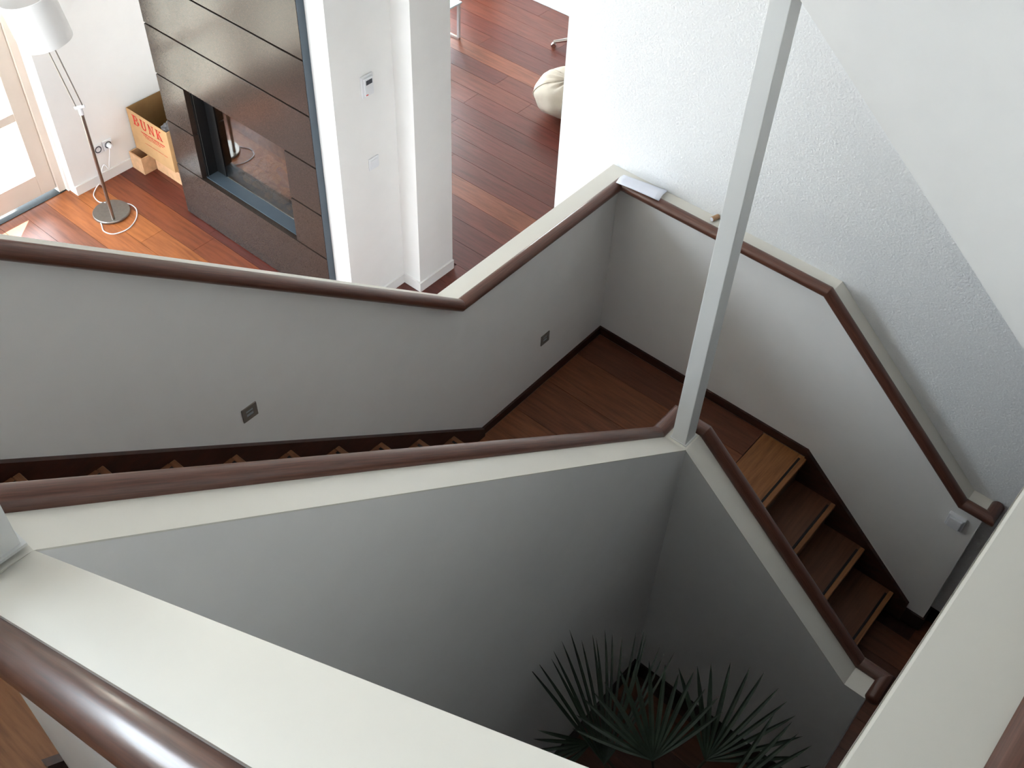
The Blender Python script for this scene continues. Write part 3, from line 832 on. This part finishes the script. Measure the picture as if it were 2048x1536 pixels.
cb = thing('swivel_chair_base', (-3.39, -2.63, ZF), 'polished metal chair leg with caster reaching past the plaster wall', 'chair base')
hub = Vector((-3.39, -2.63, ZF+.10))
obj('hub', lathe(bmesh.new(), hub-Vector((0, 0, .03)), [(0, 0), (.04, 0), (.04, .06), (.025, .08), (.025, .3), (0, .3)], 20), 'chrome', cb, smooth=True)
tip0 = Vector((-3.21, -2.86, ZF+.055)); dv = tip0-hub
for k in range(4):
    rm = Matrix.Rotation(k*math.pi/2, 3, 'Z')
    tip = hub + rm @ dv
    obj('leg', tube(bmesh.new(), [hub, hub*.5+tip*.5+Vector((0, 0, .012)), tip], [.022, .018, .014], 10), 'chrome', cb, smooth=True)
    bm = bmesh.new()
    ax = (rm @ dv).cross(Vector((0, 0, 1))).normalized()
    lathe(bm, tip+Vector((0, 0, -.03))-ax*.018, [(0, 0), (.022, 0), (.025, .006), (.025, .03), (.022, .036), (0, .036)], 18, ax)
    obj('caster', bm, 'chrome', cb, smooth=True)

# ------------------------------------------------------------------ palm in the well
pc = Vector((1.98, 1.80, ZF))
palm = thing('potted_palm', tuple(pc), 'dark green fan palm standing at the bottom of the well', 'plant')
obj('pot', lathe(bmesh.new(), pc, [(0, 0), (.13, 0), (.17, .28), (.185, .29), (.185, .31), (.165, .31), (.155, .27), (0, .27)], 32), 'pot_clay', palm, smooth=True)
obj('soil', lathe(bmesh.new(), pc+Vector((0, 0, .272)), [(0, .012), (.08, .01), (.15, 0)], 24), 'soil', palm, smooth=True)
stem_top = pc+Vector((0, 0, .52))
obj('stem', tube(bmesh.new(), smooth_path([pc+Vector((0, 0, .26)), pc+Vector((.01, -.01, .38)), stem_top], 4), [.05]*4+[.055]*3+[.05]*2, 12), 'palm_stem', palm, smooth=True)
lm = bpy.data.meshes.new('leaflet')
bm = bmesh.new(); n = 9; rows = []
for i in range(n+1):
    t_ = i/n
    w_ = .022*(.35+1.9*t_)*(1 if t_ < .35 else max(0.02, (1-(t_-.35)/.65)**.8))*1.0
    w_ = min(w_, .022)
    y_ = t_; z_ = -.10*t_*t_
    rows.append([bm.verts.new((-w_, y_, z_+w_*.55)), bm.verts.new((0, y_, z_)), bm.verts.new((w_, y_, z_+w_*.55))])
for a, b in zip(rows, rows[1:]):
    bm.faces.new((a[0], a[1], b[1], b[0])); bm.faces.new((a[1], a[2], b[2], b[1]))
bm.to_mesh(lm); bm.free(); lm.materials.append(MATS['palm_green'])
def frond(hub, d, s, L, a0, a1, n, seed, wid=1.0):
    """fan of leaflets at hub; d = middle direction, s = side direction"""
    rr = random.Random(seed)
    hub = Vector(hub); d = Vector(d).normalized(); s = Vector(s); s = (s-d*s.dot(d)).normalized(); nn = s.cross(d)
    if nn.dot(CAM-hub) < 0: nn = -nn
    mid = (stem_top+hub)/2 + Vector((0, 0, .06))
    pet = obj('frond', tube(bmesh.new(), smooth_path([stem_top-Vector((0, 0, .03)), mid, hub], 5), .006, 8), 'palm_stem', palm, smooth=True)
    for i in range(n):
        a = a0+(a1-a0)*i/(n-1)+rr.uniform(-.03, .03)
        dr = (d*math.cos(a)+s*math.sin(a)+nn*rr.uniform(-.05, .05)).normalized()
        sx = dr.cross(nn).normalized(); nz = sx.cross(dr)
        LL = L*(.82+.18*math.cos(a*.9))*rr.uniform(.93, 1.05)
        o = bpy.data.objects.new('leaflet', lm); COL.objects.link(o); o.parent = pet
        m3 = Matrix((( sx.x*wid*.5, dr.x*LL, nz.x*LL), (sx.y*wid*.5, dr.y*LL, nz.y*LL), (sx.z*wid*.5, dr.z*LL, nz.z*LL)))
        mm = m3.to_4x4(); mm.translation = hub - Vector(pet['_w'])
        o.matrix_local = mm
U = Vector((-.58, -.46, .67)); RR = Vector((-.618, .786, 0))
frond((2.07, 1.57, .15), U, Vector((-.95, .3, 0)), .52, -.68, .66, 18, 1, .62)
frond((2.04, 1.48, .16), Vector((.86, -.5, .2)), U, .25, -.6, .4, 7, 2, .7)
frond((1.79, 1.86, .14), U*.75+RR*.45, RR, .40, -.85, .95, 11, 3, .9)
frond((1.98, 1.72, .26), U*.6-RR*.1, RR, .36, -1.1, 1.1, 14, 4, .9)
frond((2.10, 1.84, .22), -U*.5-RR*.5+Vector((0, 0, .5)), RR, .38, -1.2, 1.2, 14, 5, .9)
frond((1.90, 1.98, .20), RR*.9-U*.1, U, .40, -1.1, 1.1, 14, 6, .9)
frond((2.20, 1.62, .05), -RR*.6+Vector((.4, 0, .4)), RR, .36, -1.1, 1.1, 13, 7, .9)

for o in bpy.data.objects:
    if '_w' in o: del o['_w']
